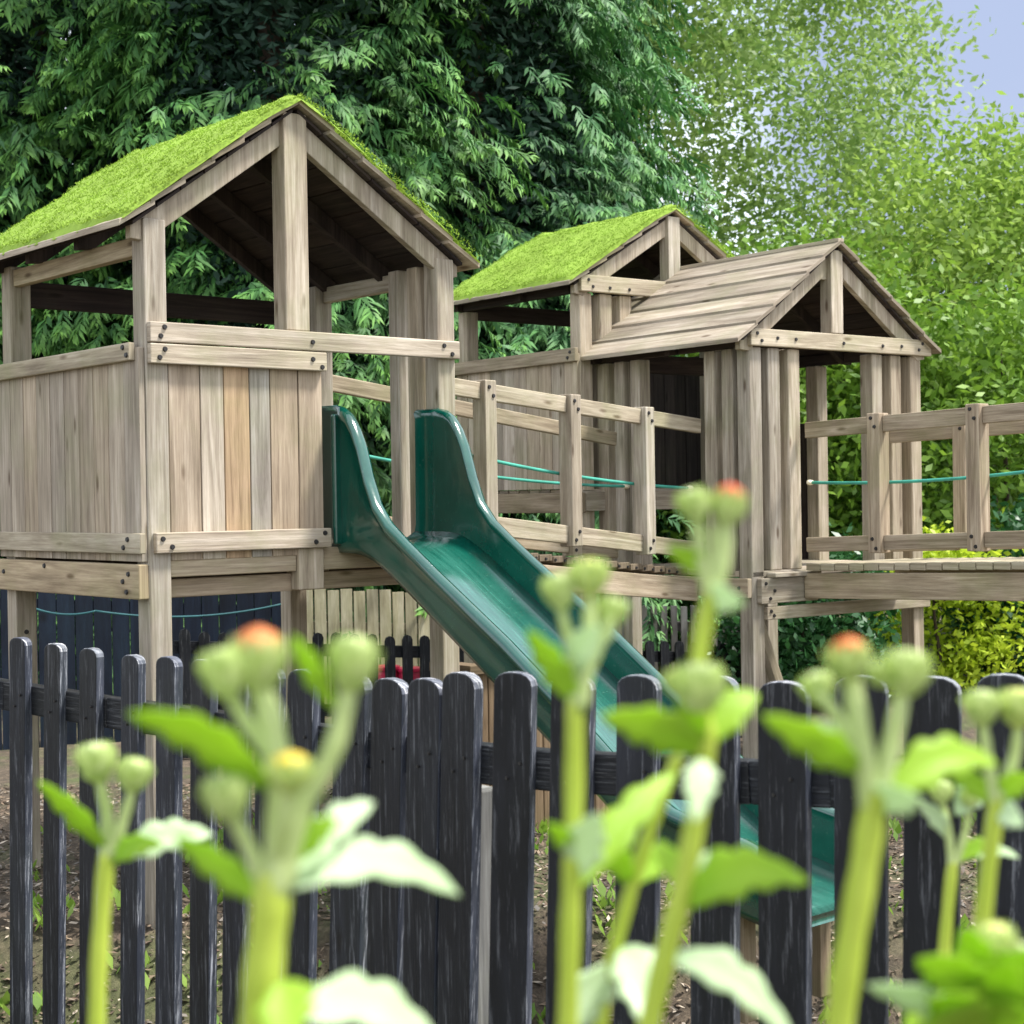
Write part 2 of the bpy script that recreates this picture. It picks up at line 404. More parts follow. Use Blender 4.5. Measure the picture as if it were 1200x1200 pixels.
panelx(t1, 'board_panel', BOARD, [PW+.002, .211, .305, .41, .495, .614, .719], .006, 1.225, 1.93,
       tints=[(1.0, .97, .95), (1.22, 1.26, 1.32), (1.12, .95, .78), (.98, 1.06, 1.2), (1.03, .98, .93), (.98, .94, .9)])
panely(t1, 'board_panel', BOARD, .004, D, 10, -.022, 1.225, 1.95)
panelx(t1, 'board_panel', BOARD, [i*.112 for i in range(1, 12)], D-.022, 1.225, 1.86)
def railx(root, x0, x1, y0, y1, z0, z1, bolts, mat=WOOD, t=None):
    r = part('rail', mat, root, [(x0, x1, y0, y1, z0, z1)], .004, t)
    for bx, bz in bolts: bolt((bx, y0, z0+(z1-z0)*bz), (0, -1, 0), r)
    return r
def raily(root, x0, x1, y0, y1, z0, z1, bolts, mat=WOOD, t=None, name='rail'):
    r = part(name, mat, root, [(x0, x1, y0, y1, z0, z1)], .004, t)
    for by, bz in bolts: bolt((x0, by, z0+(z1-z0)*bz), (-1, 0, 0), r)
    return r
LT = (1.12, 1.12, 1.14)
railx(t1, .006, W+.004, -.026, 0, 1.967, 2.036, [(.045, .3), (.06, .75), (.66, .45), (1.27, .7), (1.31, .25)], t=LT)
railx(t1, .006, .722, -.026, 0, 1.895, 1.963, [(.04, .3), (.06, .72), (.66, .6), (.70, .2)], t=(1.2, 1.2, 1.2))
railx(t1, .016, .73, -.026, 0, 1.252, 1.322, [(.04, .7), (.075, .3), (.66, .3), (.70, .75)], t=(1.15, 1.13, 1.15))
raily(t1, -.046, -.0225, .03, D+.02, 1.906, 1.967, [(.07, .75), (.045, .3)], t=(.92, .92, .86))
raily(t1, -.046, -.0225, -.024, D+.02, 1.252, 1.322, [(.06, .7), (.09, .3), (D-.03, .3)], t=(.88, .88, .84))
raily(t1, -.04, -.002, 0, D+.015, 1.098, 1.216, [(.07, .72), (.11, .5), (.085, .2), (.72, .85), (1.08, .6)], t=(1.0, .92, .78), name='floor_beam')
part('floor_beam', WOOD, t1, [(PW+.001, .599, .012, .05, 1.168, 1.2515)], t=(1.0, .95, .86))
part('floor_beam', WOOD, t1, [(.601+.11, W-PW-.001, .012, .05, 1.168, 1.2515)], t=(.95, .9, .8))
part('floor_beam', WOOD, t1, [(PW+.001, W-PW-.001, .055, .09, 1.095, 1.16)], t=(.85, .78, .7))
part('short_post', WOOD, t1, [(.6, .71, -.002, .053, 1.1, 1.2515)])
part('floor', BOARD, t1, [(.02, W-.01, .052+i*.09, .135+i*.09, 1.224, 1.2515) for i in range(12)])
part('floor_beam', DKWOOD, t1, [(PW, W-PW, D-.06, D-.025, 1.1, 1.22)])
part('floor_beam', DKWOOD, t1, [(W-.038, W-.002, PW, D-PW, 1.1, 1.22)])
part('top_plate', WOOD, t1, [(.012, .05, .085, D-PW, 2.27, 2.335)], t=(.9, .85, .72))
part('top_plate', WOOD, t1, [(W-.05, W-.012, .32, .83, 2.27, 2.335)])
part('top_plate', DKWOOD, t1, [(PW, W-PW, D-.05, D-.01, 2.2, 2.30)])
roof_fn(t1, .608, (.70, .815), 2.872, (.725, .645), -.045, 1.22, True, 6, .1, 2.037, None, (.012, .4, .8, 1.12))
# bracket on the lower left leg
bolt((.04, D-PW, .93), (0, -1, 0), t1); bolt((.04, D-PW, .86), (0, -1, 0), t1)

# ---- tower three: plank roof, between the two bridges
t3 = empty('play_tower', (3.3771, .2426, 0), -.0695, 'timber play tower with bare plank roof at the end of both bridges', 'play tower', 'raised timber play towers')
F3 = 1.045
post(t3, 0, 0, -.05, 2.139); 
for x in (.132, .274): post(t3, x, 0, F3, 2.139, .082)
for x in (.898, 1.047): post(t3, x, 0, F3, 2.139, .082)
post(t3, 1.205, 0, -.05, 2.139)
for y in (.118, .242): post(t3, 0, y, F3-.02, 2.139, .076)
for y in (.80, .93): post(t3, 0, y, F3-.02, 2.139, .076)
post(t3, 0, D-PW, -.05, 2.139); post(t3, 1.205, D-PW, -.05, 2.139)
post(t3, 1.205, .66, F3-.05, 2.139)
railx(t3, -.012, W, -.03, -.001, 2.142, 2.226, [(.03, .72), (.06, .3), (.17, .5), (.3, .5), (.65, .45), (.95, .45), (1.1, .5), (1.24, .35), (1.27, .75)], t=(1.15, 1.15, 1.1)).name = 'top_plate'
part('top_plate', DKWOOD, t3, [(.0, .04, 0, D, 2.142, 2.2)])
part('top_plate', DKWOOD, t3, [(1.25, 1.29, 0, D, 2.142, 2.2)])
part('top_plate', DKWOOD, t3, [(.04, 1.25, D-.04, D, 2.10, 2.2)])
raily(t3, -.03, -.001, 0, D, .916, 1.011, [(.06, .5), (D-.06, .5)], t=(1, .95, .88), name='floor_beam')
railx(t3, .03, .432, -.034, -.001, .886, 1.009, [(.06, .8), (.12, .5), (.09, .2)]).name = 'floor_beam'
railx(t3, .075, 1.31, -.028, -.001, .806, .87, [(.1, .65), (.12, .3)]).name = 'floor_beam'
part('floor', BOARD, t3, [(.005, 1.285, .0+i*.095, .088+i*.095, 1.014, F3-.001) for i in range(12)])
part('floor_edge', WOOD, t3, [(.1, .43, -.06, -.001, 1.012, 1.035)])
panely(t3, 'board_panel', DKWOOD, .70, D-.02, 5, 1.245, F3, 1.82)
m = MB(); m.beam((1.18, .9, .15), (.85, .9, .92), .06, .06); m.build('brace', WOOD, t3, .004)
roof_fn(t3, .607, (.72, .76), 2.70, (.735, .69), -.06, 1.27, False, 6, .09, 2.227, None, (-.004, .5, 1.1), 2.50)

# ---- tower two: behind tower three, mossy roof, higher floor
t2 = empty('play_tower', (3.3208, 1.3419+.14, 0), -.0627, 'timber play tower at the back, its mossy roof behind the plank roof', 'play tower', 'raised timber play towers')
t2.location = (3.3208, 1.3419, 0)
F2 = 1.465
post(t2, 0, .03, -.05, 2.519); post(t2, .144, .03, F2, 2.519); post(t2, .287, .03, F2, 2.519)
post(t2, 1.26, .03, -.05, 2.519); post(t2, 1.1, .03, F2, 2.519); post(t2, .96, .03, F2, 2.519)
post(t2, 0, D-PW, -.05, 2.519); post(t2, 1.26, D-PW, -.05, 2.519)
railx(t2, -.012, W, -.001, .029, 2.522, 2.612, [(.04, .7), (.07, .3), (.19, .3), (.33, .3), (.67, .5), (1.0, .4), (1.28, .5)], t=(1.1, 1.1, 1.05)).name = 'top_plate'
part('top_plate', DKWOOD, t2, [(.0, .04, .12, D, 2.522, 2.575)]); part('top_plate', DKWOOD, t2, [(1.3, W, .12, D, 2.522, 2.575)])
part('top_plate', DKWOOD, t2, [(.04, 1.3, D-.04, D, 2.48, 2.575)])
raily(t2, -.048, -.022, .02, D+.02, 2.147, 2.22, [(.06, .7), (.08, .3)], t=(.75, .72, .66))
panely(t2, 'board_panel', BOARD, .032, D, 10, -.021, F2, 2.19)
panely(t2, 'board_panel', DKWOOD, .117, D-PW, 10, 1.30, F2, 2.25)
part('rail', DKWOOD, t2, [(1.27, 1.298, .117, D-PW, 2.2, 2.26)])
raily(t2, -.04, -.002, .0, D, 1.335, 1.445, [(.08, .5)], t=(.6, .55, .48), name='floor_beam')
part('floor_beam', WOOD, t2, [(.0, W, 0, .029, 1.345, 1.45)])
part('floor', BOARD, t2, [(.0, W, .03+i*.094, .117+i*.094, 1.446, F2-.002) for i in range(12)])
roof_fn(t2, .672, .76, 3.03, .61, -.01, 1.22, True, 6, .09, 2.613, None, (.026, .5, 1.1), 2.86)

# ------------------------------------------------------------------ bridge one (sloping down from tower one to tower three)
BA = .15
b1 = empty('play_bridge', (1.345, .3, 0), BA, 'timber walkway bridge sloping down behind the green slide to the plank roofed tower', 'bridge', 'timber bridges between the play towers')
def L1(p): return (p[0]-1.345, p[1]-.3, p[2])
def zl(x): return 1.940-.066*(x-1.345)          # top of the near rail
def zb(x): return 1.392-.101*(x-1.345)          # top of the lower rail
def railing1(y, zt, zbf, x1, far=False):
    for i, (xa, xb) in enumerate([(1.352, 1.744), (1.820, 2.327), (2.403, 2.899), (2.975, x1)] if not far else [(1.40, 2.414), (2.490, 3.089), (3.165, x1)]):
        for zf, h in ((zt, .072), (zbf, .082)):
            m = MB(); m.beam(L1((xa, y, zf(xa)-h/2)), L1((xb, y, zf(xb)-h/2)), .03, h, t=(.85, .82, .74) if far else (1.03, 1.03, .98))
            m.build('rail', WOOD, b1, .004)
    for x in ((1.782, 2.365, 2.937) if not far else (2.452, 3.127)):
        p = part('railing_post', WOOD, b1, [tuple(L1((x-.037, 0, 0))[0:1]) + (L1((x+.037, 0, 0))[0], y-.3-.04, y-.3+.035, zbf(x)-.092, zt(x)+.012)], .005)
        for dx, z in ((-.012, zt(x)-.018), (.014, zt(x)-.055), (.012, zbf(x)-.025), (-.014, zbf(x)-.062)):
            bolt(L1((x+dx, y-.04, z)), (0, -1, 0), p)
railing1(.28, zl, zb, 3.412)
railing1(.88, lambda x: 1.980-.101*(x-1.345), zb, 3.51, True)
m = MB(); x = 1.46
while x < 3.29:
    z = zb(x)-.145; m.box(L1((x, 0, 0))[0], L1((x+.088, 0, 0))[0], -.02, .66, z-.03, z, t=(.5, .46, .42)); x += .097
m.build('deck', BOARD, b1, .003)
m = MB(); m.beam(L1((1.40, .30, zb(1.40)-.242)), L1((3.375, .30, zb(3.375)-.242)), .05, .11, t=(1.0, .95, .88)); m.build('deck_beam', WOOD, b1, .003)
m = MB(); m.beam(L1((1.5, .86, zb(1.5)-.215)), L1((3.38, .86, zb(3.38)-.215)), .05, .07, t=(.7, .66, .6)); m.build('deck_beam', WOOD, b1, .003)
for i in range(26):
    x = 1.5+i*.068; z = zb(x)-.16
    bolt(L1((x, .28, z)), (0, -1, 0), b1, .8)
# ------------------------------------------------------------------ bridge two (towards the right edge)
b2 = empty('play_bridge', (3.3771, .2426, 0), -.0695, 'timber walkway bridge running out of the picture at the right edge', 'bridge', 'timber bridges between the play towers')
def railing2(x, dz=0):
    ys = [0-.036, -.452, -.528, -1.02, -1.096, -1.59, -1.666, -2.2, -2.276, -2.7]
    for i in range(0, 10, 2):
        for z0, h, sl in ((1.772, .078, .022), (1.200, .072, .034)):
            a, b = ys[i], ys[i+1]
            m = MB(); m.beam((x, a, z0-h/2-sl*a+dz), (x, b, z0-h/2-sl*b+dz), .03, h, t=(.85, .80, .74)); m.build('rail', WOOD, b2, .004)
    for y in (-.49, -1.058, -1.628, -2.238):
        p = part('railing_post', WOOD, b2, [(x-.04, x+.035, y-.037, y+.037, 1.118-.03*y, 1.785-.022*y)], .005, t=(.92, .86, .8))
        for dy, z in ((.01, 1.762-.022*y), (-.012, 1.72-.022*y), (.01, 1.185-.03*y), (-.012, 1.14-.03*y)):
            bolt((x-.04, y+dy, z), (-1, 0, 0), p)
railing2(.36); railing2(1.0, -.02)
m = MB(); y = -.062
while y > -2.75:
    z = 1.072-.03*y; m.box(.315, 1.06, y-.086, y, z-.035, z, t=(.98, 1.0, .93)); y -= .092
m.build('deck', WOOD, b2, .003)
for x in (.345, 1.03):
    m = MB(); m.beam((x, -.04, .962), (x, -2.75, 1.043), .045, .125, t=(.95, .9, .8)); m.build('deck_beam', WOOD, b2, .005)
for x in (.36, 1.0): part('support_post', WOOD, b2, [(x-.04, x+.04, -2.84, -2.76, -.05, 1.2)])

# ------------------------------------------------------------------ ropes
def rope(p, q, sag, label, knobs=(1,), rad=.008, mat=None):
    p, q = Vector(p), Vector(q); pts = []
    for i in range(25):
        t = i/24; a = p.lerp(q, t); a.z -= sag*4*t*(1-t); pts.append(a)
    root = empty('rope', p, 0, label, 'rope', 'green ropes strung along the bridges')
    m = MB(); m.tube([a-p for a in pts], rad, 7); m.build('cord', mat or ROPE, root, smooth=True)
    for k in knobs:
        a = (p, q)[k]-p; d = Vector((.03, 0, 0)) if k == 0 else Vector((-.03, 0, 0))
        m = MB(); m.tube([a-d*.8, a-d*.5, a, a+d*.5, a+d*.8], [.006, .013, .014, .012, .006], 10); m.build('end_stop', KNOB, root, smooth=True)
def w3(x, y, z):
    a = -.0695; return (3.3771+math.cos(a)*x-math.sin(a)*y, .2426+math.sin(a)*x+math.cos(a)*y, z)
def w1(l, y, z): return (1.345+math.cos(BA)*l-math.sin(BA)*y, .3+math.sin(BA)*l+math.cos(BA)*y, z)
rope(w1(.03, .04, 1.665), w1(2.05, .03, 1.456), .035, 'green rope on the near side of the sloping bridge')
rope(w1(.1, .53, 1.64), w1(2.19, .53, 1.474), .035, 'green rope on the far side of the sloping bridge, lower in the picture')
pa, pb = Vector(w3(.40, -.02, 1.475)), Vector(w3(.40, -1.40, 1.51))
rope(pa, pb, .022, 'green rope sagging along the bridge at the right edge', (0,))
pa, pb = at(30, 716, 7.9), at(345, 722, 8.3)
# ------------------------------------------------------------------ slide
def slide():
    root = empty('slide', (1.018, 0, 0), 0, 'dark green plastic slide coming down from the left tower towards the picket fence', 'slide')
    lip = [(.13, 1.772), (.0, 1.770), (-.05, 1.760), (-.09, 1.735), (-.125, 1.69), (-.16, 1.625), (-.20, 1.51), (-.25, 1.41), (-.32, 1.338), (-.42, 1.272), (-.55, 1.192),
           (-.75, 1.075), (-.95, .958), (-1.18, .808), (-1.41, .648), (-1.55, .56), (-1.68, .505), (-1.82, .475), (-1.95, .455), (-2.03, .43), (-2.055, .38)]
    bed = [(.13, 1.262), (.0, 1.262), (-.05, 1.262), (-.09, 1.260), (-.125, 1.256), (-.16, 1.248), (-.20, 1.235), (-.25, 1.212), (-.32, 1.175), (-.42, 1.115), (-.55, 1.035),
           (-.75, .912), (-.95, .79), (-1.18, .645), (-1.41, .492), (-1.55, .405), (-1.68, .335), (-1.82, .285), (-1.95, .262), (-2.03, .25), (-2.055, .235)]
    hw = .215; th = .03
    # bed
    m = MB(); n = 13
    rows = []
    for (y, z) in bed:
        r = []
        for i in range(n):
            u = -1+2*i/(n-1); zz = z + .035*abs(u)**5
            r.append((u*hw, y, zz))
        for i in range(n-1, -1, -1):
            u = -1+2*i/(n-1); r.append((u*(hw+.004), y, z-th + .01*abs(u)**5))
        rows.append(r)
    k = len(rows[0])
    for r in rows: m.v += r
    for j in range(len(rows)-1):
        for i in range(k):
            i2 = (i+1) % k; m.face([j*k+i, j*k+i2, j*k+k+i2, j*k+k+i], [(0, 0)]*4, (1, 1, 1))
    m.face(list(range(k)), [(0, 0)]*k, (1, 1, 1)); m.face([(len(rows)-1)*k+i for i in range(k-1, -1, -1)], [(0, 0)]*k, (1, 1, 1))
    m.build('bed', SLIDE, root, smooth=True)
    for sd in (-1, 1):
        m = MB(); rows = []
        for (y, z), (yb, zz) in zip(lip, bed):
            # wall leans out a little; rolled lip on top
            dz = z-zz; out = .02
            prof = [(hw-.002, zz-.028), (hw-.004, zz+.02), (hw+.004, zz+.06), (hw+.008, z-.035), (hw+.002, z-.014), (hw+.010, z-.002), (hw+.028, z+.004), (hw+.046, z-.004), (hw+.054, z-.020), (hw+.050, z-.040),
                    (hw+.036, z-.046), (hw+.030, z-.055), (hw+.028, zz+.05), (hw+.024, zz-.01), (hw+.014, zz-.034)]
            lim = hw+.022 if y > -.01 else 9
            rows.append([(sd*min(a, lim), y, b) for a, b in prof])
        k = len(rows[0])
        for r in rows: m.v += r
        for j in range(len(rows)-1):
            for i in range(k):
                i2 = (i+1) % k; m.face([j*k+i, j*k+i2, j*k+k+i2, j*k+k+i][::sd], [(0, 0)]*4, (1, 1, 1))
        m.face(list(range(k)), [(0, 0)]*k, (1, 1, 1)); m.face([(len(rows)-1)*k+i for i in range(k-1, -1, -1)], [(0, 0)]*k, (1, 1, 1))
        o = m.build('side_wall', SLIDE, root, smooth=True)
        # mounting flange along the front of the tower
        f = MB(); f.box(sd*(hw+.03)-.022, sd*(hw+.03)+.022, -.018, .006, 1.26, 1.74); f.build('mounting_flange', SLIDE, o, .008)
        leg = MB(); leg.box(sd*.17-.026, sd*.17+.026, -1.90, -1.85, -.08, .245, t=(.55, .5, .42)); leg.build('support_leg', WOOD, root, .004)
slide()

# ------------------------------------------------------------------ front picket fence
def lerp_tab(tab, x):
    for (a, b), (c, d) in zip(tab, tab[1:]):
        if x <= c: return b+(d-b)*(x-a)/(c-a)
    return tab[-1][1]
DEP = [(-120, 5.35), (100, 4.80), (330, 4.20), (570, 3.68), (960, 3.25), (1300, 3.0)]
TOPY = [(-120, 735), (25, 746), (66, 752), (108, 757), (157, 765), (199, 768), (330, 783), (459, 795), (543, 790), (604, 790), (838, 792), (919, 794), (1092, 792), (1300, 790)]
RAILY = [(-120, 777), (0, 799), (121, 818), (330, 846), (570, 875), (650, 882), (875, 893), (970, 896), (1300, 902)]
cs = [-58, -17, 25, 66, 108, 157, 199, 240, 280, 318, 357, 415, 459, 502, 543, 604, 672, 749, 838, 919, 1008, 1092, 1176, 1262]
def picket_fence():
    p0 = at(600, 1000, 3.65); p0.z = 0
    root = empty('picket_fence', p0, 0, 'black painted picket fence with rounded tops between the flowers and the slide', 'fence')
    def base(x):
        p = at(x, 600, lerp_tab(DEP, x)); return Vector((p.x, p.y, 0))
    for i, x in enumerate(cs):
        d = lerp_tab(DEP, x); top = at(x, lerp_tab(TOPY, x), d); b = base(x)
        tg = (base(x+30)-base(x-30)).normalized(); nr = Vector((-tg.y, tg.x, 0))   # nr points away from the camera
        if nr.dot(F0) < 0: nr = -nr
        w = lerp_tab([(-120, .037), (60, .039), (200, .043), (350, .049), (400, .056), (545, .057), (604, .050), (750, .048), (919, .052), (1300, .052)], x); th = .026
        w *= random.uniform(.96, 1.04)
        ln = lerp_tab([(-120, .035), (250, .05), (459, .07), (604, .05), (750, .035), (919, .02), (1300, .02)], x)+random.uniform(-.008, .008)
        # face outline, rounded top
        zb = gz(b.x, b.y)+.03; zt = top.z; lean = (tg if tg.dot(R0) > 0 else -tg)*ln
        rv = random.uniform(-.007, .007)
        pts = [b - tg*w - lean + Vector((0, 0, zb)), b + tg*w - lean + Vector((0, 0, zb))]
        for k in range(9):
            a = math.pi*k/8; rr = w*.62
            pts.append(b + tg*(w*math.copysign(abs(math.cos(a))**.8, math.cos(a))) + Vector((0, 0, zt-rr+rr*math.sin(a)**.9+rv)))
        pts = [q - p0 - nr*th for q in pts]
        kk = random.uniform(.6, 1.45)
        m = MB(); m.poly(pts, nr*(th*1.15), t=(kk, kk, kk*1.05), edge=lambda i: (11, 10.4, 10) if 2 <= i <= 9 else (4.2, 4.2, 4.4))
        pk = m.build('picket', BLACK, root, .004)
        rz = at(x, lerp_tab(RAILY, x), d).z-.045
        for q in (-.35, .35): bolt(Vector((b.x, b.y, rz+q*.05))+tg*(w*q)-nr*th-p0, -nr, pk, .45)
    xs = [-110, 0, 121, 330, 570, 650, 875, 970, 1290]
    for ry, z0 in ((0, 0), (1, 0)):
        m = MB()
        for a, b in zip(xs, xs[1:]):
            A = at(a, lerp_tab(RAILY, a), lerp_tab(DEP, a)); B = at(b, lerp_tab(RAILY, b), lerp_tab(DEP, b))
            if ry: A.z = gz(A.x, A.y)+.01; B.z = gz(B.x, B.y)+.01
            tg = (B-A); nr = Vector((-tg.y, tg.x, 0)).normalized()
            if nr.dot(F0) < 0: nr = -nr
            A = A+nr*.032; B = B+nr*.032
            m.beam(A-p0-Vector((0, 0, .045)), B-p0-Vector((0, 0, .045)), .045, .09)
        m.build('rail', BLACK, root, .004)
    for x in (-40, 566, 1215):
        A = at(x, lerp_tab(RAILY, x), lerp_tab(DEP, x)+.09); g = gz(A.x, A.y)
        r = MB(); r.box(A.x-.04-p0.x, A.x+.04-p0.x, A.y-.04-p0.y+.03, A.y+.04-p0.y+.03, g-.05, A.z-.10); o = r.build('fence_post', GREYPOST, root, .006)
picket_fence()

# ------------------------------------------------------------------ fences and things behind
def back_fence(name, x0, x1, d0, d1, ytop0, ytop1, w, gap, th, mat, label, cat, rounded=False, rails=(), railmat=None, group=None):
    A = at(x0, ytop0, d0); B = at(x1, ytop1, d1); base = Vector((A.x, A.y, 0)); root = empty(name, base, 0, label, cat, group)
    T = B-A; L = Vector((T.x, T.y, 0)).length; tg = Vector((T.x, T.y, 0)).normalized(); nr = Vector((-tg.y, tg.x, 0))
    if nr.dot(F0) < 0: nr = -nr
    n = int(L/(w+gap)); m = MB(); objs = 0
    for i in range(n):
        s = (i+.5)*(w+gap); q = tg*s; z = A.z+(B.z-A.z)*s/L + random.uniform(-.008, .008)
        pts = [q-tg*w/2, q+tg*w/2]
        if rounded:
            for k in range(5): a = math.pi*k/4; pts.append(q+tg*(w/2*math.cos(a))+Vector((0, 0, z-.03+.03*math.sin(a))))
        else: pts += [q+tg*w/2+Vector((0, 0, z)), q-tg*w/2+Vector((0, 0, z))]
        if rounded:
            m = MB(); m.poly(pts, nr*th); m.build('picket', mat, root)
        else: m.poly(pts, nr*th)
    if not rounded: m.build('boards', mat, root)
    for dz in rails:
        m = MB(); m.beam(nr*(th+.025)+Vector((0, 0, A.z-dz)), nr*(th+.025)+tg*L+Vector((0, 0, B.z-dz)), .04, .07); m.build('rail', railmat or mat, root)
    return root
back_fence('board_fence', -160, 352, 9.2, 9.9, 662, 680, .10, .005, .02, NAVY, 'dark navy close boarded fence seen under the left tower', 'fence', rails=(.2,))
back_fence('picket_fence', 205, 905, 9.0, 10.8, 738, 755, .062, .05, .018, BLACK, 'low black picket fence far behind the towers', 'fence', True, (.10, .45))
back_fence('board_fence', 352, 660, 10.6, 11.1, 690, 698, .075, .012, .02, CREAM, 'pale cream vertical paling fence seen below the left tower beside the slide', 'fence', rails=(.25,))
back_fence('board_fence', 665, 905, 11.5, 11.8, 708, 712, .045, .03, .02, GREYW, 'grey weathered paling fence seen under the sloping bridge', 'fence', rails=(.15, .55))
# swagged ropes in front of the navy fence
rope(at(35, 711, 8.8), at(112, 716, 8.8), .03, 'thin teal rope swagged across the navy fence under the left tower, upper left length', (), .006, ROPE2)
rope(at(112, 716, 8.8), at(330, 708, 9.2), .05, 'thin teal rope swagged across the navy fence under the left tower, long upper length', (), .006, ROPE2)
# low timber box under the bridge
bx = empty('timber_planter', (1.53, .17, 0), 0, 'low timber box of brown boards below the sloping bridge', 'planter')
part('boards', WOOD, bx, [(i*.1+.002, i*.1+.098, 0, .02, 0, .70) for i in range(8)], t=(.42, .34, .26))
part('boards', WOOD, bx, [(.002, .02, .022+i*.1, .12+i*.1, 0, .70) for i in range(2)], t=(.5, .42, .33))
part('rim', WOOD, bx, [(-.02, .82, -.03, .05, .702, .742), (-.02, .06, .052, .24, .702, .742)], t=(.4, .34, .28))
def tub(x, y, d, r, label):
    p = at(x, y, d); root = empty('tub', (p.x, p.y, 0), 0, label, 'tub', 'red tubs behind the low black fence')
    m = MB(); m.cyl((0, 0, .0), (0, 0, p.z), r*.8, 16, r); m.build('bucket', REDP, root, .004, True)
    m = MB(); m.cyl((0, 0, p.z-.02), (0, 0, p.z+.004), r*1.08, 16); m.build('lip', REDP, root, .002, True)
tub(452, 781, 10.3, .085, 'red tub on the ground behind the black pickets, left one of the pair'); tub(480, 783, 10.3, .08, 'red tub on the ground behind the black pickets, right one of the pair')

# ------------------------------------------------------------------ trees
def orient(n, tilt_up=None):
    "n random orthonormal frames: returns (a,b) unit vectors"
    a = rng.normal(size=(n, 3)); a /= np.linalg.norm(a, axis=1)[:, None]
    b = rng.normal(size=(n, 3)); b -= (b*a).sum(1)[:, None]*a; b /= np.linalg.norm(b, axis=1)[:, None]
    return a, b
def leaf_quads(P, size, aspect=.55, flat=0.0):
    n = len(P); a, b = orient(n)
    if flat:
        a[:, 2] *= (1-flat); a /= np.linalg.norm(a, axis=1)[:, None]; b -= (b*a).sum(1)[:, None]*a; b /= np.linalg.norm(b, axis=1)[:, None]
    s = size*rng.uniform(.7, 1.3, n)[:, None]; a = a*s; b = b*s*aspect
    V = np.stack([P-a, P+b*.9-a*.1, P+a, P-b*.9-a*.1], 1)
    return V
def branchy(root, H, spread, r0, n=9, mat=None):
    m = MB(); top = Vector((random.uniform(-.2, .2), random.uniform(-.2, .2), H*.86))
    pts = [Vector((0, 0, -.1)), top*.25+Vector((.05, 0, 0)), top*.5, top*.75, top]
    m.tube(pts, [r0, r0*.8, r0*.55, r0*.35, r0*.12], 10)
    m.build('trunk', mat or BARK, root, smooth=True)
    for i in range(n):
        t = random.uniform(.25, .9); p = top*t; an = random.uniform(0, 6.28); L = spread*(1.05-t)*1.1
        e = p+Vector((math.cos(an)*L, math.sin(an)*L, L*.55)); mid = p.lerp(e, .5)+Vector((0, 0, -.08*L))
        r = r0*.38*(1.1-t)
        m = MB(); m.tube([p, mid, e], [r, r*.6, r*.15], 7); m.build('limb', mat or BARK, root, smooth=True)
def broadleaf(name, x, d, H, crown_c, crown_r, nclump, per, size, mat, label, cat, clr=.3, seedgap=0.0, group=None, z0=None, hollow=.35, flat=.2, limbs=9):
    p = at(x, 600, d); root = empty(name, (p.x, p.y, 0), 0, label, cat, group)
    branchy(root, H, crown_r[0]*.9, .016*H**.8, limbs)
    q = rng.normal(size=(nclump, 3)); q /= np.linalg.norm(q, axis=1)[:, None]
    rad = rng.uniform(hollow, 1, nclump)**.6
    q = q*rad[:, None]*np.array(crown_r)+np.array(crown_c)
    # uneven outline: drop clumps by a slow noise
    keep = np.array([noise.noise(Vector(v)*2.3+Vector((d, x*.01, 0))) > -.55+seedgap*1.6 and noise.noise(Vector(v)*.9+Vector((d, x*.01, 0))) > -.35+seedgap for v in q]); q = q[keep]
    n = len(q)
    P = np.repeat(q, per, 0) + rng.normal(size=(n*per, 3))*clr*np.array([1, 1, .7])
    P = P[P[:, 2] > .05]
    V = leaf_quads(P, size, .55, flat)
    npmesh('crown', V, 4, mat, root)
    return root
